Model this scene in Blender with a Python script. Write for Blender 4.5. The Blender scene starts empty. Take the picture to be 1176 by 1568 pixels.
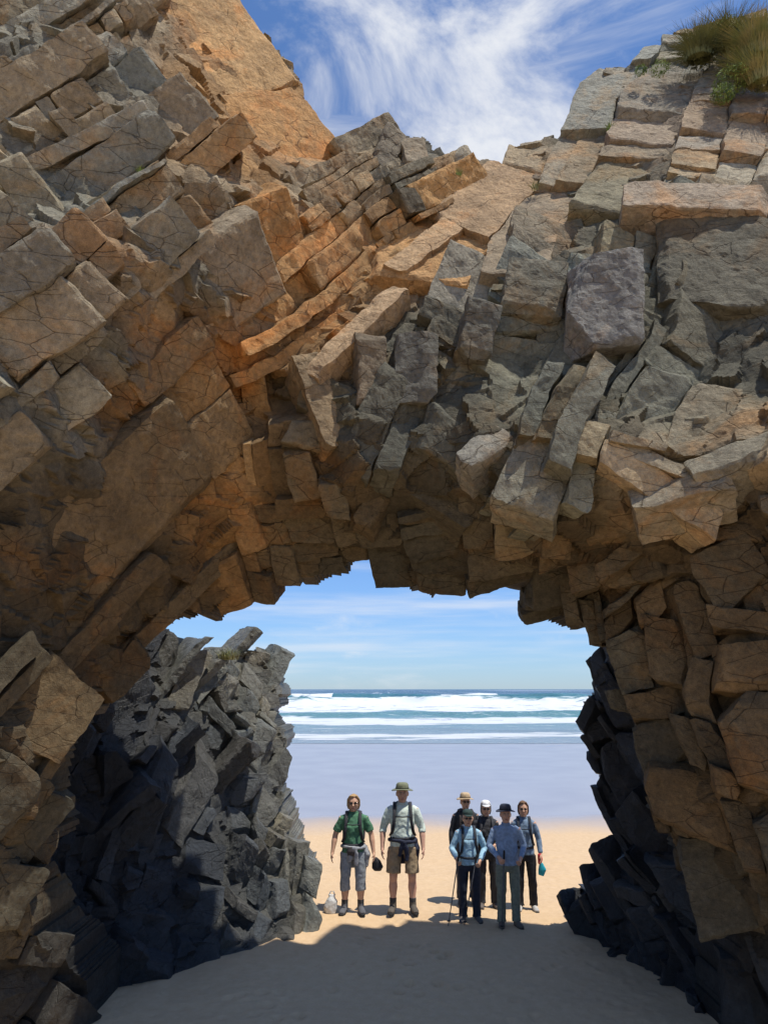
import bpy, bmesh, math, random
import numpy as np
from mathutils import Vector, Matrix
random.seed(4); rng=np.random.default_rng(7)
scene=bpy.context.scene
GRID=0.022
# ------------------------------------------------------------------ image pixels to world points, at a chosen depth or on the ground
TH=math.radians(13.46); F=1132.0; CH=3.16
def at(px,py,Y):
    dx=(px-588)/F; dy=-(py-784)/F
    k=Y/(math.cos(TH)-dy*math.sin(TH))
    return (dx*k, Y, CH+k*(math.sin(TH)+dy*math.cos(TH)))
def ground(px,py):
    a=math.atan((py-784)/F)-TH
    Y=CH/math.tan(a); return at(px,py,Y)[0],Y
# ------------------------------------------------------------------ camera
cam=bpy.data.cameras.new("camera"); co=bpy.data.objects.new("camera",cam); scene.collection.objects.link(co)
co.location=(0,0,CH); co.rotation_euler=(math.pi/2+TH,0,0)
cam.sensor_fit='VERTICAL'; cam.sensor_height=36; cam.lens=26; cam.clip_end=20000; cam.clip_start=.05
scene.camera=co
scene.view_settings.view_transform='Standard'; scene.view_settings.look='None'; scene.view_settings.exposure=0
# ------------------------------------------------------------------ light
E=math.radians(71); AZ=math.radians(180-66)
sd=Vector((math.cos(E)*math.sin(AZ),math.cos(E)*math.cos(AZ),math.sin(E)))
sl=bpy.data.lights.new("sun",'SUN'); sl.energy=4.9; sl.angle=math.radians(.5); sl.color=(1,.95,.86)
so=bpy.data.objects.new("sun",sl); scene.collection.objects.link(so); so.rotation_euler=sd.to_track_quat('Z','Y').to_euler(); so.location=(0,-20,40)

class NT:
    def __init__(s,tree): s.t=tree; s.n=tree.nodes; s.l=tree.links
    def node(s,typ,**kw):
        n=s.n.new(typ)
        ins=kw.pop('ins',{})
        for k,v in kw.items(): setattr(n,k,v)
        for k,v in ins.items():
            if isinstance(v,bpy.types.NodeSocket): s.l.new(v,n.inputs[k])
            else: n.inputs[k].default_value=v
        return n
    def ramp(s,fac,stops,interp='LINEAR'):
        r=s.n.new('ShaderNodeValToRGB'); r.color_ramp.interpolation=interp
        e=r.color_ramp.elements
        while len(e)<len(stops): e.new(.5)
        for i,(p,c) in enumerate(stops):
            e[i].position=p; e[i].color=(tuple(c)[:3]+(1,)) if hasattr(c,'__len__') else (c,c,c,1)
        s.l.new(fac,r.inputs[0]); return r.outputs[0]
    def math(s,op,a,b=0,c=0,clamp=False):
        n=s.n.new('ShaderNodeMath'); n.operation=op; n.use_clamp=clamp
        for i,v in enumerate((a,b,c)):
            if isinstance(v,bpy.types.NodeSocket): s.l.new(v,n.inputs[i])
            else: n.inputs[i].default_value=v
        return n.outputs[0]
    def mix(s,fac,a,b,blend='MIX'):
        n=s.n.new('ShaderNodeMix'); n.data_type='RGBA'; n.blend_type=blend
        for i,v in ((0,fac),(6,a),(7,b)):
            if isinstance(v,bpy.types.NodeSocket): s.l.new(v,n.inputs[i])
            elif i==0: n.inputs[0].default_value=v
            else: n.inputs[i].default_value=tuple(v[:3])+(1,)
        return n.outputs[2]
def newmat(name):
    m=bpy.data.materials.new(name); m.use_nodes=True; t=NT(m.node_tree)
    b=m.node_tree.nodes['Principled BSDF']; return m,t,b
# ------------------------------------------------------------------ world
w=bpy.data.worlds.new("World"); scene.world=w; w.use_nodes=True
t=NT(w.node_tree); bg=w.node_tree.nodes['Background']
sky=t.node('ShaderNodeTexSky',sky_type='NISHITA'); sky.sun_disc=False; sky.sun_elevation=E; sky.sun_rotation=AZ
sky.air_density=1.0; sky.dust_density=.1; sky.ozone_density=3.5
tc=t.node('ShaderNodeTexCoord')
mp=t.node('ShaderNodeMapping',ins={'Vector':tc.outputs['Generated'],'Rotation':(0,math.radians(32),0),'Scale':(2.4,3,5)})
n1=t.node('ShaderNodeTexNoise',ins={'Vector':mp.outputs[0],'Scale':1.5,'Detail':8,'Roughness':.62,'Distortion':.5})
d0=Vector(at(760,110,1.0))-Vector((0,0,CH)); d0.normalize()
dp=t.node('ShaderNodeVectorMath',operation='DISTANCE'); t.l.new(tc.outputs['Generated'],dp.inputs[0]); dp.inputs[1].default_value=d0
blob=t.ramp(dp.outputs['Value'],[(0,.17),(.14,.13),(.30,0.0)])
mp2=t.node('ShaderNodeMapping',ins={'Vector':tc.outputs['Generated'],'Scale':(2.0,2,26),'Rotation':(0,math.radians(-4),0)})
n2=t.node('ShaderNodeTexNoise',ins={'Vector':mp2.outputs[0],'Scale':1.0,'Detail':6,'Roughness':.55})
sep=t.node('ShaderNodeSeparateXYZ'); t.l.new(tc.outputs['Generated'],sep.inputs[0])
low=t.ramp(sep.outputs['Z'],[(0,.06),(.12,.12),(.3,0)])
c1=t.ramp(t.math('ADD',n1.outputs[0],blob),[(.52,0),(.80,.95)],'EASE')
c2=t.ramp(t.math('ADD',n2.outputs[0],low),[(.53,0),(.80,.6)],'EASE')
cl=t.math('MAXIMUM',c1,c2)
skc=t.mix(1.0,sky.outputs[0],t.ramp(sep.outputs['Z'],[(0,(.45,.62,.96)),(.12,(.56,.72,1.0)),(.35,(.68,.84,1.04)),(.8,(.76,.92,1.10))]),'MULTIPLY')
col=t.mix(cl,skc,(5.7,5.85,6.15))
t.l.new(col,bg.inputs[0]); bg.inputs[1].default_value=.15
# ------------------------------------------------------------------ numpy noise
def h2(i,j,k):
    v=np.sin(i*127.1+j*311.7+k*74.7)*43758.5453
    return v-np.floor(v)
def vnoise(x,y,k=0):
    i=np.floor(x); j=np.floor(y); fx=x-i; fy=y-j
    fx=fx*fx*(3-2*fx); fy=fy*fy*(3-2*fy)
    return (h2(i,j,k)*(1-fx)+h2(i+1,j,k)*fx)*(1-fy)+(h2(i,j+1,k)*(1-fx)+h2(i+1,j+1,k)*fx)*fy
def vn3(p,k=0):
    i=np.floor(p); f=p-i; f=f*f*(3-2*f); r=0
    for a in (0,1):
        for b in (0,1):
            for c in (0,1):
                wt=(f[:,0] if a else 1-f[:,0])*(f[:,1] if b else 1-f[:,1])*(f[:,2] if c else 1-f[:,2])
                r=r+wt*h2(i[:,0]+a,(i[:,1]+b)+57.3*(i[:,2]+c),k)
    return r
def fbm(x,y,k=0,o=4,r=.5):
    s=0;a=1;tt=0
    for q in range(o):
        s=s+a*vnoise(x*2**q+q*13.7,y*2**q+q*7.1,k+q); tt+=a; a*=r
    return s/tt
def vor(u,v,k):
    i0=np.floor(u); j0=np.floor(v)
    F1=np.full(u.shape,9.); F2=np.full(u.shape,9.); ID=np.zeros(u.shape); DU=np.zeros(u.shape); DV=np.zeros(u.shape)
    for a in (-1,0,1):
        for b in (-1,0,1):
            i=i0+a; j=j0+b
            du=u-(i+.1+.8*h2(i,j,k)); dv=v-(j+.1+.8*h2(i,j,k+5.5)); d=np.sqrt(du*du+dv*dv)
            m=d<F1
            F2=np.where(m,F1,np.minimum(F2,d)); F1=np.where(m,d,F1)
            ID=np.where(m,h2(i,j,k+9.1),ID); DU=np.where(m,du,DU); DV=np.where(m,dv,DV)
    return F1,F2,ID,DU,DV
def fr(x): return x-np.floor(x)
def inpoly(x,z,poly):
    x=np.asarray(x); z=np.asarray(z)
    ins=np.zeros(x.shape,bool); n=len(poly)
    for i in range(n):
        x1,z1=poly[i]; x2,z2=poly[(i+1)%n]
        if z1==z2: continue
        c=((z1>z)!=(z2>z))&(x<(x2-x1)*(z-z1)/(z2-z1)+x1)
        ins^=c
    return ins
class RBF:
    def __init__(s,P,V,e=.05):
        P=np.array(P); V=np.array(V); s.P=P; s.e=e; n=len(P)
        D=np.sqrt(((P[:,None]-P[None])**2).sum(2)+e)
        A=np.zeros((n+3,n+3)); A[:n,:n]=D+np.eye(n)*-.02; A[:n,n]=1; A[:n,n+1:]=P; A[n,:n]=1; A[n+1:,:n]=P.T
        s.c=np.linalg.solve(A,np.concatenate([V,[0,0,0]]))
    def __call__(s,x,z):
        n=len(s.P); r=s.c[n]+s.c[n+1]*x+s.c[n+2]*z
        for i in range(n): r=r+s.c[i]*np.sqrt((x-s.P[i,0])**2+(z-s.P[i,1])**2+s.e)
        return r
def idw(x,z,P,V,p=2.0,e=.02):
    W=0; S=[0]*len(V[0])
    for (a,b),v in zip(P,V):
        ww=1/((x-a)**2+(z-b)**2+e)**p; W=W+ww
        for i in range(len(v)): S[i]=S[i]+ww*v[i]
    return [q/W for q in S]
def zone(outl): return [(at(*o)[0],at(*o)[2]) for o in outl]
def raw_mesh(name,V,FQ,col,mat):
    me=bpy.data.meshes.new(name); me.vertices.add(len(V)); me.vertices.foreach_set('co',V.astype(np.float32).ravel())
    me.loops.add(FQ.size); me.loops.foreach_set('vertex_index',FQ.astype(np.int32).ravel())
    me.polygons.add(len(FQ)); me.polygons.foreach_set('loop_start',np.arange(0,FQ.size,4,dtype=np.int32))
    me.update(calc_edges=True)
    a=me.color_attributes.new('tint','FLOAT_COLOR','POINT')
    a.data.foreach_set('color',np.concatenate([col,np.ones((len(col),1))],1).astype(np.float32).ravel())
    me.shade_flat(); me.materials.append(mat)
    o=bpy.data.objects.new(name,me); scene.collection.objects.link(o); return o
def frame(e1,e3):
    e1=np.array(e1,float); e1/=np.linalg.norm(e1); e3=np.array(e3,float); e3-=e1*e3.dot(e1); e3/=np.linalg.norm(e3)
    return e1,np.cross(e3,e1),e3
def chunk(rg,h,res,cut,tilt,ncut=8,shear=0.,flare=0.):
    """one fractured block: tessellated box, broken by random joint planes"""
    n=[max(2,int(math.ceil(2*v/res))) for v in h]
    V=[];Fq=[];k=0
    for ax in range(3):
        for sg in (-1,1):
            if ax==2 and sg<0: continue
            a,b_=[(1,2),(2,0),(0,1)][ax]
            A=np.linspace(-1,1,n[a]+1); Bv=np.linspace(-1,1,n[b_]+1); AA,BB=np.meshgrid(A,Bv,indexing='ij')
            p=np.zeros((AA.size,3)); p[:,a]=AA.ravel()*h[a]; p[:,b_]=BB.ravel()*h[b_]; p[:,ax]=sg*h[ax]
            I=np.arange(AA.size).reshape(AA.shape)+k; f4=np.stack([I[:-1,:-1],I[1:,:-1],I[1:,1:],I[:-1,1:]],-1).reshape(-1,4)
            if sg<0: f4=f4[:,::-1]
            V.append(p); Fq.append(f4); k+=AA.size
    V=np.concatenate(V); Fq=np.concatenate(Fq); mn=min(h[0],h[1])
    for c in range(ncut+4):
        if c<ncut:
            nv=rg.normal(size=3); nv[2]=abs(nv[2])*.9
            if c>2: nv[int(rg.integers(0,3))]*=.12
            nv/=np.linalg.norm(nv); dd=(np.abs(nv)*h).sum()-mn*cut*(.15+1.7*rg.random()**2)*1.3
        else:
            a2=(c-ncut)*math.pi/2; nv=np.array([math.cos(a2),math.sin(a2),1.0+.6*rg.random()]); nv/=np.linalg.norm(nv)
            dd=(np.abs(nv)*h).sum()-mn*cut*(.05+.9*rg.random()**2)
        ex=np.maximum(0,V@nv-dd); V=V-ex[:,None]*nv
    sx,sy=(rg.random(2)*2-1)*math.tan(tilt*1.8)
    fz=(V[:,2]+h[2])/(2*h[2]); V[:,2]+=fz*(V[:,0]*sx+V[:,1]*sy)
    V[:,0]+=shear*V[:,1]
    ang=rg.normal(size=3)*tilt*.6
    Rm=np.array(Matrix.Rotation(ang[0],3,'X')@Matrix.Rotation(ang[1],3,'Y')@Matrix.Rotation(ang[2]*.8,3,'Z'))
    return V@Rm.T,Fq
def roughen(VV,amp=.030):
    D=np.stack([vn3(VV*7,3)+.5*vn3(VV*17,5)+.25*vn3(VV*37,9),vn3(VV*7,13)+.5*vn3(VV*17,15)+.25*vn3(VV*37,19),vn3(VV*7,23)+.5*vn3(VV*17,25)+.25*vn3(VV*37,29)],1)-.875
    return VV+D*amp
class Sheet:
    """closed rock mass: front relief + side walls + back, clad in fractured blocks"""
    def __init__(s,ctrl,masks,thick,xr,zr,ymin,ymax,sink,inset=.10):
        s.ctrl=ctrl; s.masks=masks; s.xr=xr; s.zr=zr
        s.P=[(at(*c[:3])[0],at(*c[:3])[2]) for c in ctrl]; s.V=[c[3]+(c[4],) for c in ctrl]
        g=GRID; xs=np.arange(xr[0],xr[1],g); zs=np.arange(zr[0],zr[1],g); s.g=g
        nx,nz=len(xs),len(zs); X,Z=np.meshgrid(xs,zs); x=X.ravel(); z=Z.ravel()
        f=RBF(s.P,[c[2] for c in ctrl]); Y=np.clip(f(x,z),ymin,ymax); s.Yg=Y.reshape(nz,nx)
        gz,gx=np.gradient(s.Yg,g); gx=gx.ravel(); gz=gz.ravel(); nn=np.sqrt(gx*gx+gz*gz+1); N=np.stack([gx/nn,-1/nn,gz/nn],1)
        jx=x+(fbm(x*3,z*3,77,4)-.5)*.2; jz=z+(fbm(x*3,z*3,88,4)-.5)*.2
        keep=masks(jx,jz)&masks(jx+inset,jz)&masks(jx-inset,jz)&masks(jx,jz+inset)&masks(jx,jz-inset)
        r,gg,b,amp=idw(x,z,s.P,s.V)
        u=x+np.tanh(-x/1.5)*.9*(Y-7); F1,F2,ID,du,dv=vor(u/.3,z/.22,4)
        d=-sink+(fr(ID*7)-.5)*.06+((fr(ID*17)-.5)*du+(fr(ID*27)-.5)*dv)*.2+(fbm(u*12,z*12,6,3)-.5)*.03
        C=np.stack([x,Y,z],1)+N*d[:,None]
        idx=np.arange(nx*nz).reshape(nz,nx); K=keep.reshape(nz,nx)
        fk=K[:-1,:-1]&K[1:,:-1]&K[:-1,1:]&K[1:,1:]
        q=np.stack([idx[:-1,:-1],idx[:-1,1:],idx[1:,1:],idx[1:,:-1]],-1)[fk]; base=nx*nz
        B=C.copy(); B[:,1]=np.maximum(Y+thick(x,z),C[:,1]+.1)
        pad=np.zeros((nz+1,nx+1),bool); pad[1:-1,1:-1]=fk; e=[]
        m=pad[1:,1:-1]&~pad[:-1,1:-1]; e.append(np.stack([idx[:,:-1],idx[:,1:]],-1)[m][:, ::-1])
        m=~pad[1:,1:-1]&pad[:-1,1:-1]; e.append(np.stack([idx[:,:-1],idx[:,1:]],-1)[m])
        m=pad[1:-1,1:]&~pad[1:-1,:-1]; e.append(np.stack([idx[:-1,:],idx[1:,:]],-1)[m])
        m=~pad[1:-1,1:]&pad[1:-1,:-1]; e.append(np.stack([idx[:-1,:],idx[1:,:]],-1)[m][:, ::-1])
        e=np.concatenate(e); sk=np.stack([e[:,1],e[:,0],e[:,0]+base,e[:,1]+base],1)
        V=np.concatenate([C,B]); FQ=np.concatenate([q,sk[:, ::-1],q[:, ::-1]+base])
        used=np.zeros(len(V),bool); used[FQ.ravel()]=True; mp=np.cumsum(used)-1
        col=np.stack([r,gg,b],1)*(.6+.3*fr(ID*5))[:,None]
        s.parts=[(V[used],mp[FQ],np.concatenate([col,col])[used])]
    def Y(s,x,z):
        i=np.clip(((x-s.xr[0])/s.g).astype(int),0,s.Yg.shape[1]-1); j=np.clip(((z-s.zr[0])/s.g).astype(int),0,s.Yg.shape[0]-1)
        return s.Yg[j,i]
    def tiles(s,test,e1,e3,lay,seg,jit,depth=.5,split=.45,tilt=5,cut=.14,seed=1,res=.034,gap=.002,bright=(.82,1.18),O=(0,7,5.5),ext=8.5,warm=.10,shear=.22,warp=.18,pw=1.8,sinkb=0.):
        rg=np.random.default_rng(seed)
        e1,e2,e3=frame(e1,e3)
        O=np.array(O,float); T=[]
        q=-ext
        while q<ext:
            wq=lay[0]+(lay[1]-lay[0])*rg.random()**pw; p=-ext-rg.random()
            while p<ext:
                lp=seg[0]+(seg[1]-seg[0])*rg.random()**pw
                if rg.random()<split:
                    k=rg.random()*.5+.25; k2=rg.random()*.5+.25; m=rg.random()
                    if m<.35: T+= [(p,lp*k,q,wq),(p+lp*k,lp*(1-k),q,wq)]
                    elif m<.75: T+= [(p,lp,q,wq*k),(p,lp,q+wq*k,wq*(1-k))]
                    else: T+= [(p,lp*k,q,wq),(p+lp*k,lp*(1-k),q,wq*k2),(p+lp*k,lp*(1-k),q+wq*k2,wq*(1-k2))]
                else: T.append((p,lp,q,wq))
                p+=lp
            q+=wq
        T=np.array(T); pc=T[:,0]+T[:,1]/2; qc=T[:,2]+T[:,3]/2
        P0=O+pc[:,None]*e1+qc[:,None]*e2
        ts=np.arange(5.5,-5.5,-.03); hit=np.full(len(T),np.nan)
        for tt in ts:
            P=P0+tt*e3; ok=np.isnan(hit)&(P[:,0]>s.xr[0])&(P[:,0]<s.xr[1])&(P[:,2]>s.zr[0])&(P[:,2]<s.zr[1])
            ok&=P[:,1]>s.Y(P[:,0],P[:,2]); hit[ok]=tt
        ok=~np.isnan(hit); T=T[ok]; hit=hit[ok]; P=P0[ok]+hit[:,None]*e3
        ok=(np.abs(P[:,1]-s.Y(P[:,0],P[:,2]))<.22)&test(P[:,0],P[:,2])&s.masks(P[:,0],P[:,2])
        T=T[ok]; P=P[ok]
        r,g_,b,amp=idw(P[:,0],P[:,2],s.P,s.V)
        grp=(vn3(P*1.1+seed,7)+.5*vn3(P*2.4+seed,8)-.75)*1.7
        out=[]
        for i in range(len(T)):
            am=float(amp[i]); out_=jit*am*(grp[i]*1.2+.65*(rg.random()*2-1))+.02-sinkb
            h=np.array([T[i,1]/2-gap,T[i,3]/2-gap,depth/2])
            sh=(rg.random()*2-1)*shear
            V,Fq=chunk(rg,h,res,cut,math.radians(tilt)*(.3+am*.7),shear=sh)
            V[:,2]+=out_-h[2]
            W=P[i]+V[:,0:1]*e1+V[:,1:2]*e2+V[:,2:3]*e3
            br=bright[0]+(bright[1]-bright[0])*rg.random(); wr=(rg.random()*2-1)*warm
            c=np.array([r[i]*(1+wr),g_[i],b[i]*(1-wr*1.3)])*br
            out.append((W,Fq,np.broadcast_to(c,(len(W),3))))
        k=0; VV=[];FF=[];CC=[]
        for W,Fq,c in out: VV.append(W); FF.append(Fq+k); CC.append(c); k+=len(W)
        if not VV: return
        VV=np.concatenate(VV)
        a=(vn3(VV*.55,seed+1)-.5)*2*warp+(vn3(VV*1.7,seed+2)-.5)*.7*warp; b2=(vn3(VV*.55,seed+3)-.5)*2*warp+(vn3(VV*1.7,seed+4)-.5)*.7*warp
        VV=roughen(VV+a[:,None]*e1*.6+b2[:,None]*e2)
        s.parts.append((VV,np.concatenate(FF),np.concatenate(CC)))
        print('tiles',len(T),len(VV))
    def big(s,px,py,Y,e1,e3,size,col,seed=1,cut=.16,tilt=2,shear=0,rise=.15):
        """a single large joint block standing proud of the face; centre of its outer face"""
        rg=np.random.default_rng(seed); e1,e2,e3=frame(e1,e3)
        c0=np.array(at(px,py,Y)); h=np.array(size)/2
        V,Fq=chunk(rg,h,.030,cut,math.radians(tilt),shear=shear); V[:,2]-=h[2]
        W=roughen(c0+V[:,0:1]*e1+V[:,1:2]*e2+V[:,2:3]*e3,.034)
        s.parts.append((W,Fq,np.broadcast_to(np.array(col,float),(len(W),3))))
    def make(s,name,mat):
        k=0;V=[];Fq=[];C=[]
        for a,b,c in s.parts: V.append(a);Fq.append(b+k);C.append(c);k+=len(a)
        return raw_mesh(name,np.concatenate(V),np.concatenate(Fq),np.clip(np.concatenate(C),.008,.7),mat)
# ------------------------------------------------------------------ rock material
def rockmat(name,rough=.85,spec=.3,stain=.45):
    m,t,b=newmat(name)
    a=t.node('ShaderNodeAttribute',attribute_name='tint')
    tc=t.node('ShaderNodeTexCoord')
    n1=t.node('ShaderNodeTexNoise',ins={'Vector':tc.outputs['Object'],'Scale':2.2,'Detail':5,'Roughness':.65})
    n0=t.node('ShaderNodeTexNoise',ins={'Vector':tc.outputs['Object'],'Scale':1.1,'Detail':6,'Roughness':.7,'Distortion':.8})
    n2=t.node('ShaderNodeTexNoise',ins={'Vector':tc.outputs['Object'],'Scale':18,'Detail':6,'Roughness':.72})
    n3=t.node('ShaderNodeTexNoise',ins={'Vector':tc.outputs['Object'],'Scale':130,'Detail':2,'Roughness':.7})
    c=a.outputs['Color']
    c=t.mix(t.ramp(n0.outputs[0],[(.52,0),(.66,stain)]),c,t.mix(1,c,(1.55,.93,.40),'MULTIPLY'))
    c=t.mix(1,c,t.ramp(n1.outputs[0],[(.3,.68),(.7,1.25)]),'MULTIPLY')
    c=t.mix(1,c,t.ramp(n2.outputs[0],[(.3,.62),(.7,1.3)]),'MULTIPLY')
    c=t.mix(1,c,t.ramp(n3.outputs[0],[(.3,.80),(.7,1.17)]),'MULTIPLY')
    # hairline joints, straight and patchy
    mj=t.node('ShaderNodeMapping',ins={'Vector':tc.outputs['Object'],'Rotation':(.3,math.radians(-46),.2),'Scale':(.9,1.5,3.0)})
    vm=t.node('ShaderNodeVectorMath',operation='MULTIPLY_ADD'); t.l.new(n1.outputs['Color'],vm.inputs[0]); vm.inputs[1].default_value=(.15,.15,.15); t.l.new(mj.outputs[0],vm.inputs[2])
    vo=t.node('ShaderNodeTexVoronoi',feature='DISTANCE_TO_EDGE',ins={'Vector':vm.outputs[0],'Scale':2.0})
    cr=t.ramp(vo.outputs['Distance'],[(0,0),(.014,1)])
    cr=t.math('MAXIMUM',cr,t.ramp(n0.outputs[0],[(.42,1),(.5,0)]))
    c=t.mix(1,c,t.mix(cr,(.42,.38,.34),(1,1,1)),'MULTIPLY')
    t.l.new(c,b.inputs['Base Color'])
    b.inputs['Roughness'].default_value=rough; b.inputs['Specular IOR Level'].default_value=spec
    hh=t.math('ADD',t.math('ADD',n2.outputs[0],t.math('MULTIPLY',n3.outputs[0],.3)),t.math('MULTIPLY',cr,.35))
    bp=t.node('ShaderNodeBump',ins={'Height':hh,'Strength':.85,'Distance':.045})
    t.l.new(bp.outputs[0],b.inputs['Normal']); return m
M_rock=rockmat('sandstone_rock'); M_wet=rockmat('dark_wet_rock',.45,.5,.10)
# ------------------------------------------------------------------ sea arch
GR=(.30,.28,.21); DG=(.135,.125,.088); TAN=(.39,.305,.19); PNK=(.385,.295,.20); ORG=(.50,.285,.11); BRN=(.155,.112,.06); OCH=(.34,.19,.07); DK=(.040,.041,.040); OL=(.25,.24,.17); DB=(.10,.083,.052)  # underside browns (BRN, DB) lowered in albedo to deepen the arch's shade
A=[ # px,py,Y,colour,amp
(-300,0,5.8,GR,1),(0,0,6.3,GR,1),(120,40,6.5,GR,1),(200,0,7.0,TAN,1),(300,20,7.8,ORG,.5),(400,60,8.5,TAN,.6),
(-250,350,5.2,GR,1),(0,300,5.8,GR,1),(150,300,6.1,GR,1),(220,120,6.6,GR,1),(300,150,7.2,ORG,.15),(360,160,7.6,ORG,.08),(450,170,8.2,ORG,.1),(500,215,8.4,ORG,.3),(400,250,7.2,ORG,.15),(470,280,7.6,TAN,.3),
(0,680,5.2,GR,1),(-250,800,4.8,GR,1),(70,610,5.4,GR,1),(150,520,5.6,GR,1),(220,450,5.8,GR,1),(290,380,6.0,GR,.8),(360,295,6.6,TAN,.5),
(100,760,6.1,BRN,.5),(200,640,6.4,OCH,.4),(250,500,6.3,ORG,.4),(330,400,6.7,OCH,.4),(300,600,6.8,OCH,.5),(375,600,7.4,ORG,.4),(430,450,7.4,ORG,.8),(400,350,7.0,ORG,.5),
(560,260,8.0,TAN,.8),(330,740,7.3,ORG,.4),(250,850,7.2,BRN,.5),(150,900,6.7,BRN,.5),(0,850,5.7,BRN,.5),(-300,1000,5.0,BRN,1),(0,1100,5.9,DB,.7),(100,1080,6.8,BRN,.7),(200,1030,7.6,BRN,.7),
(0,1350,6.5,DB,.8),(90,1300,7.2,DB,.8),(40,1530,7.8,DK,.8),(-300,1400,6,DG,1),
(280,950,8.0,BRN,.5),(420,895,8.2,BRN,.5),(340,860,7.9,OCH,.5),
(500,520,7.3,ORG,.8),(600,420,7.6,ORG,.6),(650,360,7.8,ORG,.5),(690,290,8.1,ORG,.6),(620,300,8.0,DG,1),
(575,190,8.3,TAN,1),(650,205,8.4,GR,1),(740,240,8.6,TAN,.7),(800,210,8.7,TAN,.4),(880,190,8.8,GR,.6),(920,110,9.0,GR,.8),(1020,80,9.1,GR,.6),(1050,30,9.2,TAN,.4),(1176,-30,9.0,TAN,.4),(1400,0,8.3,TAN,.5),
(1000,180,8.2,PNK,.25),(1120,180,7.8,PNK,.25),(1176,260,7.2,TAN,.6),(800,300,8.1,PNK,.35),(720,400,7.6,PNK,.4),(900,300,7.8,OL,.5),(1000,330,7.3,OL,.6),(1080,300,7.1,TAN,.6),(1090,400,7.4,DG,.4),(1150,400,7.0,DG,.5),(1400,400,6.0,GR,.6),
(620,500,7.2,DG,1),(750,450,7.3,OL,1),(800,560,6.9,OL,1),(930,440,6.8,OL,.5),(920,560,6.6,DG,.7),(1050,600,6.4,OL,1),(1150,560,6.2,DG,1),
(440,590,7.4,BRN,.6),(520,620,6.9,DG,1),(540,740,6.9,BRN,.8),(640,640,6.8,DG,1),(720,700,6.6,DG,1),(860,740,6.3,OL,1),(1000,740,6.0,TAN,1),(1176,650,5.7,TAN,1),(1400,700,5.0,GR,1),
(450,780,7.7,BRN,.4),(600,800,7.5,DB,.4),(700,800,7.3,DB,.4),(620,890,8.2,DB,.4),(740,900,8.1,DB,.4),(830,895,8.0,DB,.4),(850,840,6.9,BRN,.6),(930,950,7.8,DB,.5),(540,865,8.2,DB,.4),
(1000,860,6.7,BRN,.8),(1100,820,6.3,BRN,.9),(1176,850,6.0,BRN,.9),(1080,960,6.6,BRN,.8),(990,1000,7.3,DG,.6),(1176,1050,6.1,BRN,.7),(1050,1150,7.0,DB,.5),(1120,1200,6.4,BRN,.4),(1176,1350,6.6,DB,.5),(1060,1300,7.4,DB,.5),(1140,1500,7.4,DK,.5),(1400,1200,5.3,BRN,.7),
]
sky_line=[(300,-420,8.0),(325,-120,8.1),(345,5,8.2),(385,32,8.5),(440,62,8.6),(462,120,8.6),(510,212,8.4),(545,188,8.4),(575,190,8.3),(600,200,8.3),(648,205,8.4),(680,235,8.5),(740,232,8.6),(765,242,8.6),(800,208,8.7),(870,192,8.8),(895,165,8.8),(925,95,9.0),(1005,68,9.1),(1035,40,9.2),(1060,20,9.2),(1130,-20,9.1),(1200,-80,9.0),(1400,-200,8.8)]
opening=[(150,1700,8.0),(140,1530,8.0),(120,1420,7.9),(110,1300,7.7),(135,1200,7.7),(170,1120,7.75),(205,1050,7.8),(230,985,7.9),(258,962,8),(290,945,8),(312,953,8),(330,935,8),(365,915,8.1),(405,905,8.2),(420,892,8.2),(440,900,8.2),(470,893,8.2),(500,885,8.2),(545,872,8.2),(560,867,8.2),(608,868,8.2),(620,905,8.2),(655,912,8.2),(665,925,8.2),(690,903,8.1),(735,915,8.1),(760,905,8.1),(815,903,8),(832,910,8),(848,930,7.9),(880,945,7.9),(905,962,7.8),(935,958,7.8),(955,1000,7.8),(966,1080,7.7),(978,1150,7.7),(995,1230,7.6),(1050,1330,7.6),(1090,1430,7.7),(1110,1600,7.7),(1110,1750,7.7)]
SKY=zone(sky_line); OPN=zone(opening)
solid=[(-9,-3)]+[(-9,SKY[0][1])]+SKY+[(9,SKY[-1][1]),(9,-3)]
def arch_mask(x,z): return inpoly(x,z,solid)&~inpoly(x,z,OPN)
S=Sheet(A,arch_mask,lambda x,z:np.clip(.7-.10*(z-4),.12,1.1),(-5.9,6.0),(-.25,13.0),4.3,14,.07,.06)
Z={}
Z['str']=zone([(-600,-300,5.5),(230,-60,7.2),(215,60,6.7),(300,180,7.0),(385,275,6.8),(285,400,6.0),(150,540,5.6),(0,695,5.2),(-600,1200,4.8)])
Z['slab']=zone([(215,-300,7),(440,-120,8.4),(480,60,8.7),(530,215,8.5),(480,290,7.6),(385,275,6.8),(300,180,7),(215,60,6.7)])
Z['fold']=zone([(480,290,7.6),(505,200,8.4),(560,150,8.4),(690,190,8.4),(705,260,8.3),(640,400,7.7),(560,500,7.3),(385,565,7.3),(430,400,7.4)])
Z['lun']=zone([(385,275,6.8),(480,290,7.6),(430,400,7.4),(385,565,7.3),(400,720,7.6),(330,900,8),(260,990,8),(150,1010,7.2),(-500,1050,5),(-500,1000,5),(0,695,5.2),(150,540,5.6),(285,400,6.0)])
Z['rtop']=zone([(690,100,8.5),(1500,-500,8.5),(1500,330,6),(1150,290,7),(1000,330,7.3),(880,330,7.7),(800,400,7.6),(700,430,7.5),(560,500,7.3),(640,400,7.7),(705,260,8.3)])
Z['rblk']=zone([(560,500,7.3),(700,430,7.5),(800,400,7.6),(880,330,7.7),(1000,330,7.3),(1150,290,7),(1500,330,6),(1500,780,5),(1176,700,5.7),(1000,780,6.0),(860,800,6.3),(700,760,6.7),(540,770,6.9),(385,565,7.3)])
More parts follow.
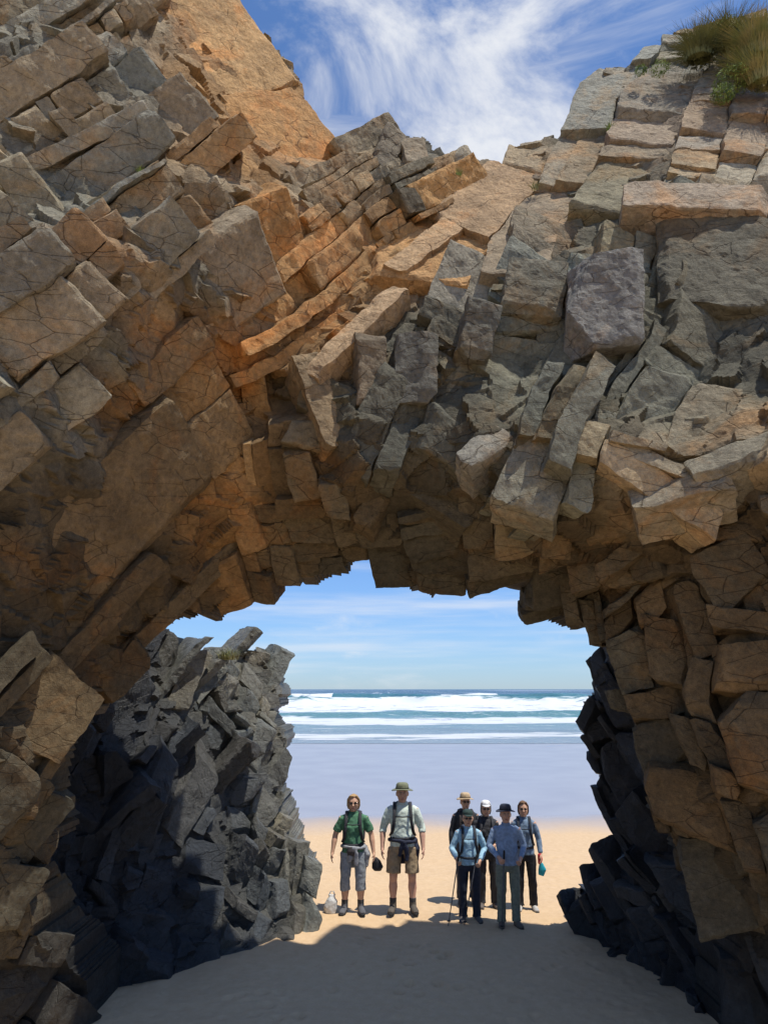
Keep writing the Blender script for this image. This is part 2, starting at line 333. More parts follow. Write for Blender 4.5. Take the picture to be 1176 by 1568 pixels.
Z['ceil']=zone([(385,565,7.3),(540,770,6.9),(700,760,6.7),(860,800,6.3),(900,850,6.9),(990,1010,7.8),(600,1020,8.2),(240,1020,8.0),(330,900,8),(400,720,7.6)])
order=['str','slab','fold','lun','rtop','rblk','ceil']
def zt(nm):
    def f(x,z):
        ok=np.ones(x.shape,bool)
        for o in order:
            if o==nm: return ok&inpoly(x,z,Z[o])
            ok&=~inpoly(x,z,Z[o])
    return f
def rest(side):
    def f(x,z):
        ok=(x*side>0)
        for o in order: ok&=~inpoly(x,z,Z[o])
        return ok
    return f
S.tiles(zt('str'),(.69,.05,.72),(.42,-.85,-.30),(.12,.62),(.35,2.1),.19,depth=.6,seed=11,tilt=3.5,split=.5,cut=.12,shear=.15,warp=.12)
S.tiles(zt('slab'),(.55,.45,.70),(.55,-.75,.35),(1.2,2.4),(1.6,3.2),.04,depth=.5,seed=12,tilt=2,split=.1,cut=.08)
S.tiles(zt('fold'),(.66,.30,.68),(.35,-.80,-.30),(.12,.50),(.3,1.4),.20,depth=.6,seed=13,tilt=4,cut=.14,warp=.12,shear=.2)
S.tiles(zt('lun'),(.62,.30,.72),(.62,-.62,-.48),(.3,1.3),(.7,2.8),.06,depth=.45,seed=14,tilt=2.5,split=.4,cut=.09)
S.tiles(zt('rtop'),(.42,.42,.80),(-.05,-.80,.45),(.4,1.5),(.5,2.2),.05,depth=.5,seed=15,tilt=2.5,split=.4,cut=.08)
S.tiles(zt('rblk'),(.38,.10,.90),(.05,-.96,.10),(.2,1.0),(.22,1.2),.17,depth=.6,seed=16,tilt=6,split=.5,cut=.17,shear=.35)
S.tiles(zt('ceil'),(.15,.60,-.75),(.0,-.75,-.65),(.2,.7),(.22,.75),.05,depth=.3,seed=17,tilt=3.5,split=.4,cut=.13,sinkb=.03)
S.tiles(rest(-1),(.45,.35,.82),(.70,-.68,-.15),(.25,1.0),(.35,1.7),.11,depth=.5,seed=18,tilt=6,split=.5,cut=.2,shear=.4)
S.tiles(lambda x,z:rest(-1)(x,z)&(z<2.6),(.30,.25,.90),(.88,-.47,.0),(.25,.8),(.3,1.0),.10,depth=.5,seed=28,tilt=7,split=.5,cut=.22,shear=.4,res=.04,sinkb=.02)
S.tiles(rest(1),(-.08,.1,.98),(-.42,-.88,-.10),(.22,.85),(.22,.95),.07,depth=.45,seed=19,tilt=4.5,split=.5,cut=.24,shear=.45,warp=.35)
S.tiles(lambda x,z:rest(1)(x,z)&(z<4.4),(-.20,.2,.95),(-.80,-.58,-.10),(.25,.8),(.25,.9),.06,depth=.4,seed=29,tilt=5,split=.5,cut=.22,shear=.4,res=.04,sinkb=.04)
# landmark blocks
S.big(1100,395,6.65,(.18,.30,.94),(-.28,-.78,.0),(1.35,1.15,.9),(.15,.135,.095),seed=41,cut=.14,shear=.1)
S.big(1060,298,6.90,(.35,.35,.85),(-.1,-.75,.62),(.5,1.5,.5),(.38,.30,.21),seed=42)
S.big(925,455,6.45,(.10,-.05,.99),(-.20,-.97,.05),(1.05,.72,.7),(.24,.228,.20),seed=43,cut=.3,shear=-.15)
S.big(818,430,6.85,(.22,.15,.97),(-.12,-.95,-.0),(.72,.62,.7),(.20,.185,.135),seed=44,cut=.14)
S.big(735,500,6.7,(.2,.0,.97),(.1,-.97,.1),(.62,.34,.6),(.17,.16,.125),seed=45,cut=.2)
S.big(640,560,6.75,(.05,.0,1),(.1,-.97,.0),(.75,.42,.6),(.16,.15,.12),seed=46,cut=.2)
S.big(570,560,6.9,(.0,.0,1),(.2,-.95,-.1),(.8,.30,.6),(.22,.17,.11),seed=47,cut=.2)
S.big(495,610,6.95,(-.35,.0,.93),(.35,-.85,-.3),(1.1,.30,.6),(.30,.215,.12),seed=48,cut=.2)
S.big(545,500,7.05,(.62,.25,.72),(.2,-.65,.70),(1.5,.26,.5),(.50,.34,.19),seed=49,cut=.2)
S.big(655,370,7.65,(.62,.30,.72),(.3,-.65,.70),(1.3,.34,.5),(.52,.34,.18),seed=59,cut=.12)
S.big(1040,740,5.88,(.9,-.25,.22),(-.1,-.80,.55),(.80,.24,.5),(.31,.265,.185),seed=50,cut=.3)
S.big(1140,690,5.72,(.9,-.25,.30),(-.1,-.80,.55),(.9,.24,.5),(.29,.255,.18),seed=51,cut=.3)
S.big(820,720,6.35,(.45,.1,.85),(-.2,-.95,.15),(.8,.6,.5),(.26,.24,.175),seed=52,cut=.4,tilt=4)
S.big(740,680,6.5,(.75,.1,.62),(.1,-.85,.5),(.55,.26,.5),(.27,.25,.20),seed=53,cut=.2)
S.big(600,225,8.1,(.3,.1,.95),(.3,-.95,-.1),(.75,.35,.5),(.24,.20,.14),seed=54,cut=.25)
S.big(640,235,8.1,(-.1,.1,.95),(.3,-.95,.1),(.65,.32,.5),(.30,.24,.16),seed=55,cut=.3)
S.make('sea_arch_rock',M_rock)
# ------------------------------------------------------------------ dark rocks behind
BL=(.024,.028,.034); LG=(.205,.197,.155); MG=(.075,.079,.078)  # BL: dark wet rock; also paints the arch shadow on the left outcrop
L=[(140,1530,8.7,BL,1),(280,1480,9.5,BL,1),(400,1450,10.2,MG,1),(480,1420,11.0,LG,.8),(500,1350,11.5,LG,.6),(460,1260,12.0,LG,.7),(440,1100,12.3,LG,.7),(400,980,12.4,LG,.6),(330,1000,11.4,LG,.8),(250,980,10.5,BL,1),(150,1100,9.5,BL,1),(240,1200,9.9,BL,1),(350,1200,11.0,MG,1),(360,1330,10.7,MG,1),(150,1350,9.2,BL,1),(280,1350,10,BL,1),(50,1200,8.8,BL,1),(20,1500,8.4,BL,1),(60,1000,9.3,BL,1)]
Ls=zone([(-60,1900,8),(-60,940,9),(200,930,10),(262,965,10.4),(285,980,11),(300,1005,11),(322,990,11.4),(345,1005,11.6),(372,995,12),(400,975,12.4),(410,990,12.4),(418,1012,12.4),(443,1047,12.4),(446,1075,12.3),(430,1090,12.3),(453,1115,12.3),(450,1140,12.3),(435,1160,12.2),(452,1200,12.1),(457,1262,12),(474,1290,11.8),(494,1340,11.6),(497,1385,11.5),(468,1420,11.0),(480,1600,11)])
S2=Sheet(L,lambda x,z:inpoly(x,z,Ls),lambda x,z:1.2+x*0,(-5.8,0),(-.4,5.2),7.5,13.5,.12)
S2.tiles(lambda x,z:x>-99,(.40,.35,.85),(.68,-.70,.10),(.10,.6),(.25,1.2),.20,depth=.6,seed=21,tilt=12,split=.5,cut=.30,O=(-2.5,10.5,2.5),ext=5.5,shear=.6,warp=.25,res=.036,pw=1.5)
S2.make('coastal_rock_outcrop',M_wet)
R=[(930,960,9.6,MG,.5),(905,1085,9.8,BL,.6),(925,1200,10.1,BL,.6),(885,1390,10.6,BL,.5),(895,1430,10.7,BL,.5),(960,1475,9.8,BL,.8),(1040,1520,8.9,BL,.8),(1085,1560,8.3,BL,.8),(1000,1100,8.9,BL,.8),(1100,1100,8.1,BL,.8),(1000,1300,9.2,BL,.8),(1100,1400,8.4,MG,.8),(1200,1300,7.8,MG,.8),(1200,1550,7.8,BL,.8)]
Rs=zone([(1300,930,8),(934,930,9.6),(930,985,9.7),(914,1050,9.8),(897,1085,9.8),(910,1130,9.9),(922,1180,10),(928,1230,10.2),(918,1290,10.4),(894,1350,10.5),(880,1395,10.6),(888,1440,10.7),(898,1650,10.6),(1300,1900,7.5)])
S3=Sheet(R,lambda x,z:inpoly(x,z,Rs),lambda x,z:1.1+x*0,(1.5,6.3),(-.4,5.0),7.3,12,.12)
S3.tiles(lambda x,z:x>-99,(-.35,.3,.88),(-.65,-.74,.10),(.10,.6),(.25,1.1),.18,depth=.6,seed=31,tilt=12,split=.5,cut=.30,O=(3.3,9.5,2.5),ext=5.5,shear=.6,warp=.25,res=.036,pw=1.5)
S3.make('wet_cliff_rock',M_wet)
# ------------------------------------------------------------------ beach (one sheet to the horizon)
def grid_mesh(name,xs,ys,zf,mat,colf=None,smooth=True):
    X,Yy=np.meshgrid(xs,ys); x=X.ravel(); y=Yy.ravel(); z=zf(x,y); nx,ny=len(xs),len(ys)
    idx=np.arange(nx*ny).reshape(ny,nx); q=np.stack([idx[:-1,:-1],idx[:-1,1:],idx[1:,1:],idx[1:,:-1]],-1).reshape(-1,4)
    me=bpy.data.meshes.new(name); me.vertices.add(len(x)); me.vertices.foreach_set('co',np.stack([x,y,z],1).astype(np.float32).ravel())
    me.loops.add(q.size); me.loops.foreach_set('vertex_index',q.astype(np.int32).ravel()); me.polygons.add(len(q)); me.polygons.foreach_set('loop_start',np.arange(0,q.size,4,dtype=np.int32)); me.update(calc_edges=True)
    if colf is not None:
        a=me.color_attributes.new('foam','FLOAT_COLOR','POINT'); f=colf(x,y); a.data.foreach_set('color',np.stack([f,f,f,np.ones_like(f)],1).astype(np.float32).ravel())
    (me.shade_smooth if smooth else me.shade_flat)()
    me.materials.append(mat); o=bpy.data.objects.new(name,me); scene.collection.objects.link(o); return o
m,t,b=newmat('beach_sand')
tc=t.node('ShaderNodeTexCoord'); sp=t.node('ShaderNodeSeparateXYZ'); t.l.new(tc.outputs['Object'],sp.inputs[0])
nA=t.node('ShaderNodeTexNoise',ins={'Vector':tc.outputs['Object'],'Scale':.6,'Detail':5}); nB=t.node('ShaderNodeTexNoise',ins={'Vector':tc.outputs['Object'],'Scale':9,'Detail':6,'Roughness':.65}); nC=t.node('ShaderNodeTexNoise',ins={'Vector':tc.outputs['Object'],'Scale':220,'Detail':2})
wet=t.math('ADD',t.math('MULTIPLY',t.math('SUBTRACT',sp.outputs['Y'],19.0),.35),t.math('MULTIPLY',t.math('SUBTRACT',nA.outputs[0],.5),.7),0); wet=t.math('MULTIPLY_ADD',wet,1,.5,clamp=True)
dry=t.mix(t.ramp(nB.outputs[0],[(.35,0),(.7,1)]),(.57,.395,.225),(.64,.46,.275))
dry=t.mix(t.ramp(nC.outputs[0],[(.35,.0),(.75,.35)]),dry,(.37,.25,.145))
wc=t.mix(t.ramp(nA.outputs[0],[(.3,0),(.7,1)]),(.30,.28,.29),(.35,.33,.33))
t.l.new(t.mix(wet,dry,wc),b.inputs['Base Color'])
t.l.new(t.math('MULTIPLY_ADD',wet,-.68,.9),b.inputs['Roughness'])
hb=t.math('ADD',nB.outputs[0],t.math('MULTIPLY',nC.outputs[0],.12))
bs=t.math('MULTIPLY_ADD',wet,-.5,.5)
bp=t.node('ShaderNodeBump',ins={'Height':hb,'Distance':.03,'Strength':bs}); t.l.new(bp.outputs[0],b.inputs['Normal'])
xs=np.unique(np.concatenate([np.linspace(-5000,-60,12),np.linspace(-60,-6,30),np.linspace(-6,6,480),np.linspace(6,60,30),np.linspace(60,5000,12)]))
ys=np.unique(np.concatenate([np.linspace(-60,4,12),np.linspace(4,16,480),np.linspace(16,60,60),np.linspace(60,9000,14)]))
def sandz(x,y):
    z=(fbm(x*.8,y*.8,1,3)-.5)*.10+(fbm(x*4,y*4,2,3)-.5)*.03
    F1,F2,ID,du,dv=vor(x/.24,y/.30,5)   # footprints / scuffs
    tr=np.clip((fbm(x*.9,y*.5,12,3)-.40)*6,0,1)*np.exp(-((x-.5)/1.7)**2)
    z=z-(np.exp(-(F1*4.2)**2)-.4*np.exp(-((F1-.33)*6)**2))*.055*(fr(ID*7)>.4)*tr
    f=np.clip((20-y)/5,0,1)*np.clip((8-np.abs(x))/2,0,1)
    return z*f
grid_mesh('beach_sand',xs,ys,sandz,m)
# sea
m,t,b=newmat('sea_water')
a=t.node('ShaderNodeAttribute',attribute_name='foam'); tc=t.node('ShaderNodeTexCoord')
mpn=t.node('ShaderNodeMapping',ins={'Vector':tc.outputs['Object'],'Scale':(.30,1,1)})
nn=t.node('ShaderNodeTexNoise',ins={'Vector':mpn.outputs[0],'Scale':.5,'Detail':8,'Roughness':.72})
sp=t.node('ShaderNodeSeparateXYZ'); t.l.new(tc.outputs['Object'],sp.inputs[0])
deep=t.ramp(t.math('DIVIDE',sp.outputs['Y'],400),[(.12,(.26,.32,.37)),(.22,(.12,.28,.30)),(.42,(.05,.21,.22)),(.6,(.02,.13,.16)),(1,(.01,.06,.10))])
fo=t.math('ADD',a.outputs['Fac'],t.math('MULTIPLY',t.math('SUBTRACT',nn.outputs[0],.5),1.5)); fo=t.ramp(fo,[(.40,0),(.60,1)])
t.l.new(t.mix(fo,deep,(.74,.77,.79)),b.inputs['Base Color']); t.l.new(t.math('MULTIPLY_ADD',fo,.6,.22),b.inputs['Roughness'])
bp=t.node('ShaderNodeBump',ins={'Height':nn.outputs[0],'Distance':1.2,'Strength':.9}); t.l.new(bp.outputs[0],b.inputs['Normal'])
def band(y,a0,a1,s): return 1/(1+np.exp(-(y-a0)/s))*1/(1+np.exp((y-a1)/s))
def foam(x,y):
    wv=(fbm(x/22,y*0+1.5,3,5,.6)-.5); w2=(fbm(x/12,y*0+4.5,33,5,.6)-.5)
    f=1.1*band(y+wv*50,104,166,4)*(.55+.75*fbm(x/16,y/7,14,4))
    f=np.maximum(f,1.05*band(y+w2*16,71,87,1.5)*(.4+.8*fbm(x/6,y/2.2,15,4)))
    f=np.maximum(f,.85*band(y+w2*9,50.5,57.5,.8)*(.4+.8*fbm(x/4,y/1.2,16,4)))
    f=np.maximum(f,.95*band(y+(fbm(x/40,y*0+7,18,3)-.5)*60,205,240,4)*(fbm(x/24,y*0,19,3)>.50))
    f=np.maximum(f,.27*band(y,50,150,2))
    return f
def seaz(x,y):
    wv=(fbm(x/22,y*0+1.5,3,5,.6)-.5); z=.02+0*x
    for c,hgt,s in ((168,1.8,5),(90,.45,2),(218,1.8,8),(58,.12,.8),(270,.8,12),(340,.8,15)):
        z=z+hgt*np.exp(-((y+wv*45*(c/165)-c)/s)**2)*(.3+1.2*fbm(x/25,y*0+c,20,3))
    return z*np.clip((y-46)/4,0,1)+.01+(fbm(x/2,y/2,8,3)-.5)*.2*np.clip((y-55)/40,0,1)
xs=np.unique(np.concatenate([np.linspace(-6000,-150,20),np.linspace(-150,200,420),np.linspace(200,6000,20)]))
ys=np.unique(np.concatenate([np.linspace(46,120,260),np.linspace(120,400,260),np.linspace(400,9000,30)]))
grid_mesh('sea_water',xs,ys,seaz,m,foam)
# ------------------------------------------------------------------ vegetation
def flat(name,c1,c2,scale=8,rough=.8,bump=.0):
    m,t,b=newmat(name); tc=t.node('ShaderNodeTexCoord')
    n=t.node('ShaderNodeTexNoise',ins={'Vector':tc.outputs['Object'],'Scale':scale,'Detail':4})
    t.l.new(t.mix(t.ramp(n.outputs[0],[(.35,0),(.65,1)]),c1,c2),b.inputs['Base Color']); b.inputs['Roughness'].default_value=rough
    if bump:
        bp=t.node('ShaderNodeBump',ins={'Height':n.outputs[0],'Distance':bump,'Strength':.7}); t.l.new(bp.outputs[0],b.inputs['Normal'])
    return m
M_straw=flat('dry_grass',(.32,.26,.11),(.17,.19,.06),5); M_green=flat('green_leaves',(.10,.17,.03),(.26,.33,.07),6); M_olive=flat('olive_stems',(.10,.11,.04),(.18,.19,.07),6)
def tuft(name,places,mats):
    vs=[];fs=[];mi=[]
    for (c,R,n,ln,droop,mt) in places:
        c=Vector(c)
        for i in range(n):
            a=random.uniform(0,2*math.pi); rr=R*math.sqrt(random.random())*.5
            p=c+Vector((math.cos(a)*rr,math.sin(a)*rr*.7,0)); a2=a+random.uniform(-.7,.7); lean=random.uniform(.1,1)*droop; l=ln*random.uniform(.5,1.1); wd=random.uniform(.004,.008)
            side=Vector((-math.sin(a2),math.cos(a2),0)).normalized()*wd; prev=None
            for k in range(4):
                s=k/3; q=p+Vector((math.cos(a2)*lean*l*s*s*1.0,math.sin(a2)*lean*l*s*s,l*s*(1-.45*lean*s)))
                w2=side*(1-s*.9); vs+= [q-w2,q+w2]; 
                if prev is not None: fs.append((prev,prev+1,len(vs)-1,len(vs)-2)); mi.append(mt)
                prev=len(vs)-2
    me=bpy.data.meshes.new(name); me.from_pydata([tuple(v) for v in vs],[],fs); [me.materials.append(q) for q in mats]; me.polygons.foreach_set('material_index',mi)
    o=bpy.data.objects.new(name,me); scene.collection.objects.link(o); return o
def leafclump(name,places,mats):
    vs=[];fs=[];mi=[]
    for (c,R,n,sz,mt) in places:
        for i in range(n):
            d=Vector((random.gauss(0,1),random.gauss(0,1),random.gauss(0,1))).normalized()*R*random.uniform(.3,1)**.5
            d.z*=.7; p=Vector(c)+d; u=Vector((random.gauss(0,1),random.gauss(0,1),random.gauss(0,1))).normalized(); v=u.orthogonal().normalized()
            l=sz*random.uniform(.6,1.4); k=len(vs); vs+=[p-u*l,p+v*l*.35,p+u*l,p-v*l*.35]; fs.append((k,k+1,k+2,k+3)); mi.append(mt)
    me=bpy.data.meshes.new(name); me.from_pydata([tuple(v) for v in vs],[],fs); [me.materials.append(q) for q in mats]; me.polygons.foreach_set('material_index',mi)
    o=bpy.data.objects.new(name,me); scene.collection.objects.link(o); return o
VM=[M_straw,M_green,M_olive]
tuft('grass_tussock',[(at(1070,90,8.35),.35,900,.42,1.3,2),(at(1080,80,8.35),.3,600,.45,1.0,0),(at(1165,90,7.95),.4,1400,.6,.9,0),(at(1170,130,7.7),.4,700,.5,1.2,0),(at(1120,70,8.4),.4,700,.5,1.2,2),(at(1130,110,7.9),.3,400,.3,1.2,2)],VM)
leafclump('coastal_shrub',[(at(1120,125,7.8),.24,1300,.022,1),(at(1105,145,7.65),.15,700,.022,1),(at(1010,105,8.3),.14,450,.02,1),(at(980,108,8.4),.09,250,.02,1),(at(1075,80,8.4),.26,900,.03,2),(at(1150,80,8.1),.28,1000,.025,1),(at(1110,50,8.4),.25,700,.025,1)],VM)
def onrock(px,py,Y0):
    Y=Y0
    for _ in range(12):
        p=at(px,py,Y); Y=.5*Y+.5*float(S.Y(np.array([p[0]]),np.array([p[2]]))[0])
    return at(px,py,Y-.12)
tuft('grass_tuft',[(onrock(818,290,8),.10,50,.12,1,0),(onrock(935,200,8),.10,50,.12,1,1),(onrock(700,270,8),.1,50,.1,1,1),(at(350,1010,11.3),.3,160,.22,1,0),(onrock(285,355,6),.07,50,.08,1,0),(onrock(215,265,6),.06,40,.07,1,1)],VM)
# ------------------------------------------------------------------ people
def tube(bm,pts,rads,ref=(1,0,0),seg=14):
    pts=[Vector(p) for p in pts]; ref=Vector(ref); rings=[]
    for i,p in enumerate(pts):
        tt=(pts[min(i+1,len(pts)-1)]-pts[max(i-1,0)]).normalized()
        u=(ref-tt*ref.dot(tt))
        if u.length<1e-3: u=tt.orthogonal()
        u.normalize(); v=tt.cross(u); r=rads[i]; ra,rb=(r if hasattr(r,'__len__') else (r,r))
        rings.append([bm.verts.new(p+u*ra*math.cos(2*math.pi*k/seg)+v*rb*math.sin(2*math.pi*k/seg)) for k in range(seg)])
    for a,b in zip(rings,rings[1:]):
        for k in range(seg): bm.faces.new((a[k],a[(k+1)%seg],b[(k+1)%seg],b[k]))
    bm.faces.new(rings[0][::-1]); bm.faces.new(rings[-1])
def lathe(bm,prof,c=(0,0,0),sx=1,sy=1,seg=28,wave=0):
    rings=[]; c=Vector(c)
    for r,z in prof: rings.append([bm.verts.new(c+Vector((r*sx*math.cos(2*math.pi*k/seg),r*sy*math.sin(2*math.pi*k/seg),z+wave*(r/.17)**3*math.cos(4*math.pi*k/seg)))) for k in range(seg)])
    for a,b in zip(rings,rings[1:]):
        for k in range(seg): bm.faces.new((a[k],a[(k+1)%seg],b[(k+1)%seg],b[k]))
def ball(bm,c,r):
    if not hasattr(r,'__len__'): r=(r,r,r)
    bmesh.ops.create_uvsphere(bm,u_segments=14,v_segments=10,radius=1,matrix=Matrix.Translation(Vector(c))@Matrix.Diagonal((r[0],r[1],r[2],1)))
def part(name,parent,fn,mat,vox=None,sm=6,solid=None,fold=0):
    bm=bmesh.new(); fn(bm); bmesh.ops.recalc_face_normals(bm,faces=bm.faces); me=bpy.data.meshes.new(name); bm.to_mesh(me); bm.free(); me.shade_smooth(); me.materials.append(mat)
    o=bpy.data.objects.new(name,me); scene.collection.objects.link(o); o.parent=parent
    if vox:
        r=o.modifiers.new('r','REMESH'); r.mode='VOXEL'; r.voxel_size=vox; r.use_smooth_shade=True
        s=o.modifiers.new('s','SMOOTH'); s.iterations=sm; s.factor=.5
    if fold:
        tx=bpy.data.textures.get('folds') or bpy.data.textures.new('folds','CLOUDS'); tx.noise_scale=.11
        dm=o.modifiers.new('d','DISPLACE'); dm.texture=tx; dm.strength=fold; dm.mid_level=.5; dm.texture_coords='GLOBAL'
    if solid:
        s=o.modifiers.new('t','SOLIDIFY'); s.thickness=solid
    return o
cache={}
def cloth(c,nm='cloth'):
    k=(nm,)+tuple(c)
    if k not in cache: cache[k]=flat(nm,tuple(v*.8 for v in c),tuple(min(1,v*1.15) for v in c),22,.85,.010)
    return cache[k]
def lerp(a,b,s): return Vector(a)*(1-s)+Vector(b)*s
def person(name,px,py,head_py,yaw=0,fem=False,skin=(.55,.32,.21),hair=(.30,.20,.10),hairlong=False,shirt=(.3,.3,.3),sleeve='long',pants=(.1,.1,.1),legs='long',hat=None,hatc=(.1,.1,.1),
           glasses=False,armL=((-.25,.02,1.15),(-.27,-.04,.90)),armR=((.25,.02,1.15),(.27,-.04,.90)),grip=(False,False),boots=(.04,.035,.03),pack=(.05,.05,.06),jacket=None,belly=1.0,poles=(),extra=None,sock=(.05,.05,.05),stance=.11,widen=1.0):
    gx,gy=ground(px,py)
    top=at(px,head_py,gy)[2]; H=top-(.07 if hat=='wide' else 0.02)
    s=H/1.75
    e=bpy.data.objects.new(name,None); scene.collection.objects.link(e); e.location=(gx,gy,.0); e.scale=(s*widen,s*widen,s); e.rotation_euler=(0,0,math.radians(yaw))
    wf=.90 if fem else 1.0
    sm=flat('skin',skin,tuple(v*1.15 for v in skin),30,.55)
    arms=[(-1,armL,grip[0]),(1,armR,grip[1])]
    def sh(sd): return Vector((sd*.180*wf,.01,1.42))
    def body(bm):
        tube(bm,[(0,.02,1.36),(0,.015,1.46),(0,.005,1.56),(0,.0,1.60)],[.085,.060,.054,.05])
        tube(bm,[(0,-.050,1.515),(0,-.040,1.53),(0,-.022,1.56),(0,-.008,1.595),(0,.002,1.635),(0,.008,1.68),(0,.012,1.72),(0,.014,1.745),(0,.014,1.758)],[(.026,.020),(.046,.045),(.063,.072),(.073,.090),(.079,.098),(.080,.099),(.068,.085),(.045,.058),(.015,.02)],seg=20)
        tube(bm,[(0,-.090,1.655),(0,-.104,1.635),(0,-.122,1.610),(0,-.098,1.600)],[.009,.011,.016,.010],seg=8)
        ball(bm,(0,-.084,1.567),(.024,.012,.007)); ball(bm,(0,-.085,1.672),(.052,.012,.008)); ball(bm,(0,-.066,1.53),(.022,.018,.015))
        for sd in(-1,1): ball(bm,(sd*.083,.012,1.628),(.011,.022,.034)); ball(bm,(sd*.042,-.070,1.612),(.02,.016,.016))
        for sd,(el,wr),gr in arms:
            el=Vector(el);wr=Vector(wr); S_=sh(sd)
            d=(wr-el).normalized()
            tube(bm,[S_,lerp(S_,el,.5),el,lerp(el,wr,.35),lerp(el,wr,.8),wr,wr+d*.02],[.052,.047,.040,.042,.030,.027,.028])
            hang=d.z<-.8 and not gr
            spread=Vector((0,1,0)) if hang else Vector((0,.25,1)).normalized()
            spread=(spread-d*spread.dot(d)).normalized(); palm=d.cross(spread).normalized()
            inward=Vector((-sd,0,0)) if hang else Vector((0,1,0))
            if palm.dot(inward)<0: palm=-palm
            tube(bm,[wr,wr+d*.035,wr+d*.085,wr+d*.095],[(.027,.019),(.040,.018),(.043,.016),(.037,.012)],ref=spread)
            for k,(off,ln) in enumerate(((-.032,.072),(-.011,.082),(.011,.077),(.031,.060))):
                b0=wr+d*.085+spread*off
                dr=d.copy(); pts=[b0]; st=(.95,1.1,.8) if gr else (.25,.3,.25); an=0
                for seg in range(3):
                    an+=st[seg]; dr=d*math.cos(an)+palm*math.sin(an)
                    pts.append(pts[-1]+dr*ln*(.42,.32,.26)[seg])
                tube(bm,pts,[.0095,.009,.0085,.0075],seg=8)
            tb=wr+d*.03-spread*.034
            tube(bm,[tb,tb+d*.03-spread*.022+palm*.01,tb+d*.06-spread*.02+palm*.03],[.013,.011,.009],seg=8)
        for sd in(-1,1):
            x=sd*stance
            if legs!='long': tube(bm,[(x*.95,0,.60),(x,-.01,.49),(x*1.02,.02,.42),(x*1.03,.030,.33),(x*1.04,.02,.2),(x*1.05,.02,.08)],[.07,.058,.054,.062,.044,.038])
    part('body',e,body,sm,.0065,4)
    def shirtf(bm):
        b=belly
        tube(bm,[(0,0,.90),(0,0,.97),(0,-.01*b,1.06),(0,0,1.18),(0,.005,1.30),(0,.01,1.38),(0,.012,1.425),(0,.015,1.455),(0,.015,1.48),(0,.012,1.50)],[(.182*wf,.130*b),(.175*wf,.130*b),(.166*wf*(.94 if fem else 1.02),.127*b),(.170*wf,.125*b),(.180*wf,.120),(.182*wf,.110),(.166*wf,.098),(.128,.083),(.088,.070),(.066,.062)],seg=24)
        if fem: ball(bm,(.07,-.075,1.27),.065); ball(bm,(-.07,-.075,1.27),.065)
        for sd,(el,wr),gr in arms:
            S_=sh(sd); el=Vector(el);wr=Vector(wr); a0=S_+Vector((-sd*.05,0,.0)); a1=S_+Vector((sd*.006,0,-.028))
            if sleeve=='short': tube(bm,[a0,a1,lerp(S_,el,.4),lerp(S_,el,.80)],[.056,.062,.062,.067])
            elif sleeve=='roll': tube(bm,[a0,a1,lerp(S_,el,.5),el,lerp(el,wr,.22)],[.056,.062,.060,.056,.056])
            else: tube(bm,[a0,a1,lerp(S_,el,.5),el,lerp(el,wr,.5),lerp(el,wr,.93)],[.056,.060,.056,.052,.047,.038])
    part('shirt',e,shirtf,cloth(shirt),.011,4,fold=.028)
    part('collar',e,lambda bm:tube(bm,[(0,.014,1.475),(0,.008,1.518)],[(.080,.074),(.066,.066)],seg=20),cloth(tuple(v*.85 for v in shirt)),.008,2)
    def pantf(bm):
        tube(bm,[(0,0,1.0),(0,0,.95),(0,.01,.88),(0,.01,.80)],[(.155*wf,.115*belly),(.168*wf,.12*belly),(.180,.130),(.166,.116)],seg=24)
        for sd in(-1,1):
            x=sd*stance
            if legs=='shorts': tube(bm,[(x*.85,0,.88),(x*.95,-.005,.7),(x*1.0,-.01,.53)],[.095,.098,.104])
            elif legs=='crop': tube(bm,[(x*.85,0,.88),(x*.95,-.005,.7),(x,-.01,.5),(x*1.02,.01,.33)],[.095,.088,.074,.082])
            else: tube(bm,[(x*.85,0,.88),(x*.95,-.005,.7),(x,-.012,.5),(x*1.03,.01,.3),(x*1.05,.015,.12),(x*1.05,.01,.075)],[.096,.088,.074,.070,.068,.074])
    part('trousers' if legs!='shorts' else 'shorts',e,pantf,cloth(pants),.011,3,fold=.028)
    def bootf(bm):
        for sd in(-1,1):
            x=sd*stance*1.06; o=sd*.03
            tube(bm,[(x-o*.3,.075,.05),(x,.03,.055),(x+o*.5,-.06,.052),(x+o,-.13,.04),(x+o*1.3,-.185,.036)],[(.03,.04),(.043,.052),(.047,.048),(.05,.038),(.035,.026)])
            tube(bm,[(x,.02,.05),(x,.02,.14)],[.05,.049])
    part('boots',e,bootf,cloth(boots,'leather'),.010,2)
    def solef(bm):
        for sd in(-1,1):
            x=sd*stance*1.06; o=sd*.03
            tube(bm,[(x-o*.3,.095,.016),(x,.03,.016),(x+o*.5,-.06,.016),(x+o,-.13,.016),(x+o*1.3,-.2,.018)],[(.025,.016),(.045,.016),(.045,.016),(.052,.016),(.03,.014)])
    part('boot_soles',e,solef,cloth((.02,.02,.02),'rubber'))
    if legs!='long': part('socks',e,lambda bm:[tube(bm,[(sd*stance*1.05,.02,.12),(sd*stance*1.05,.022,.19)],[.047,.051]) for sd in(-1,1)],cloth(sock),.008,2)
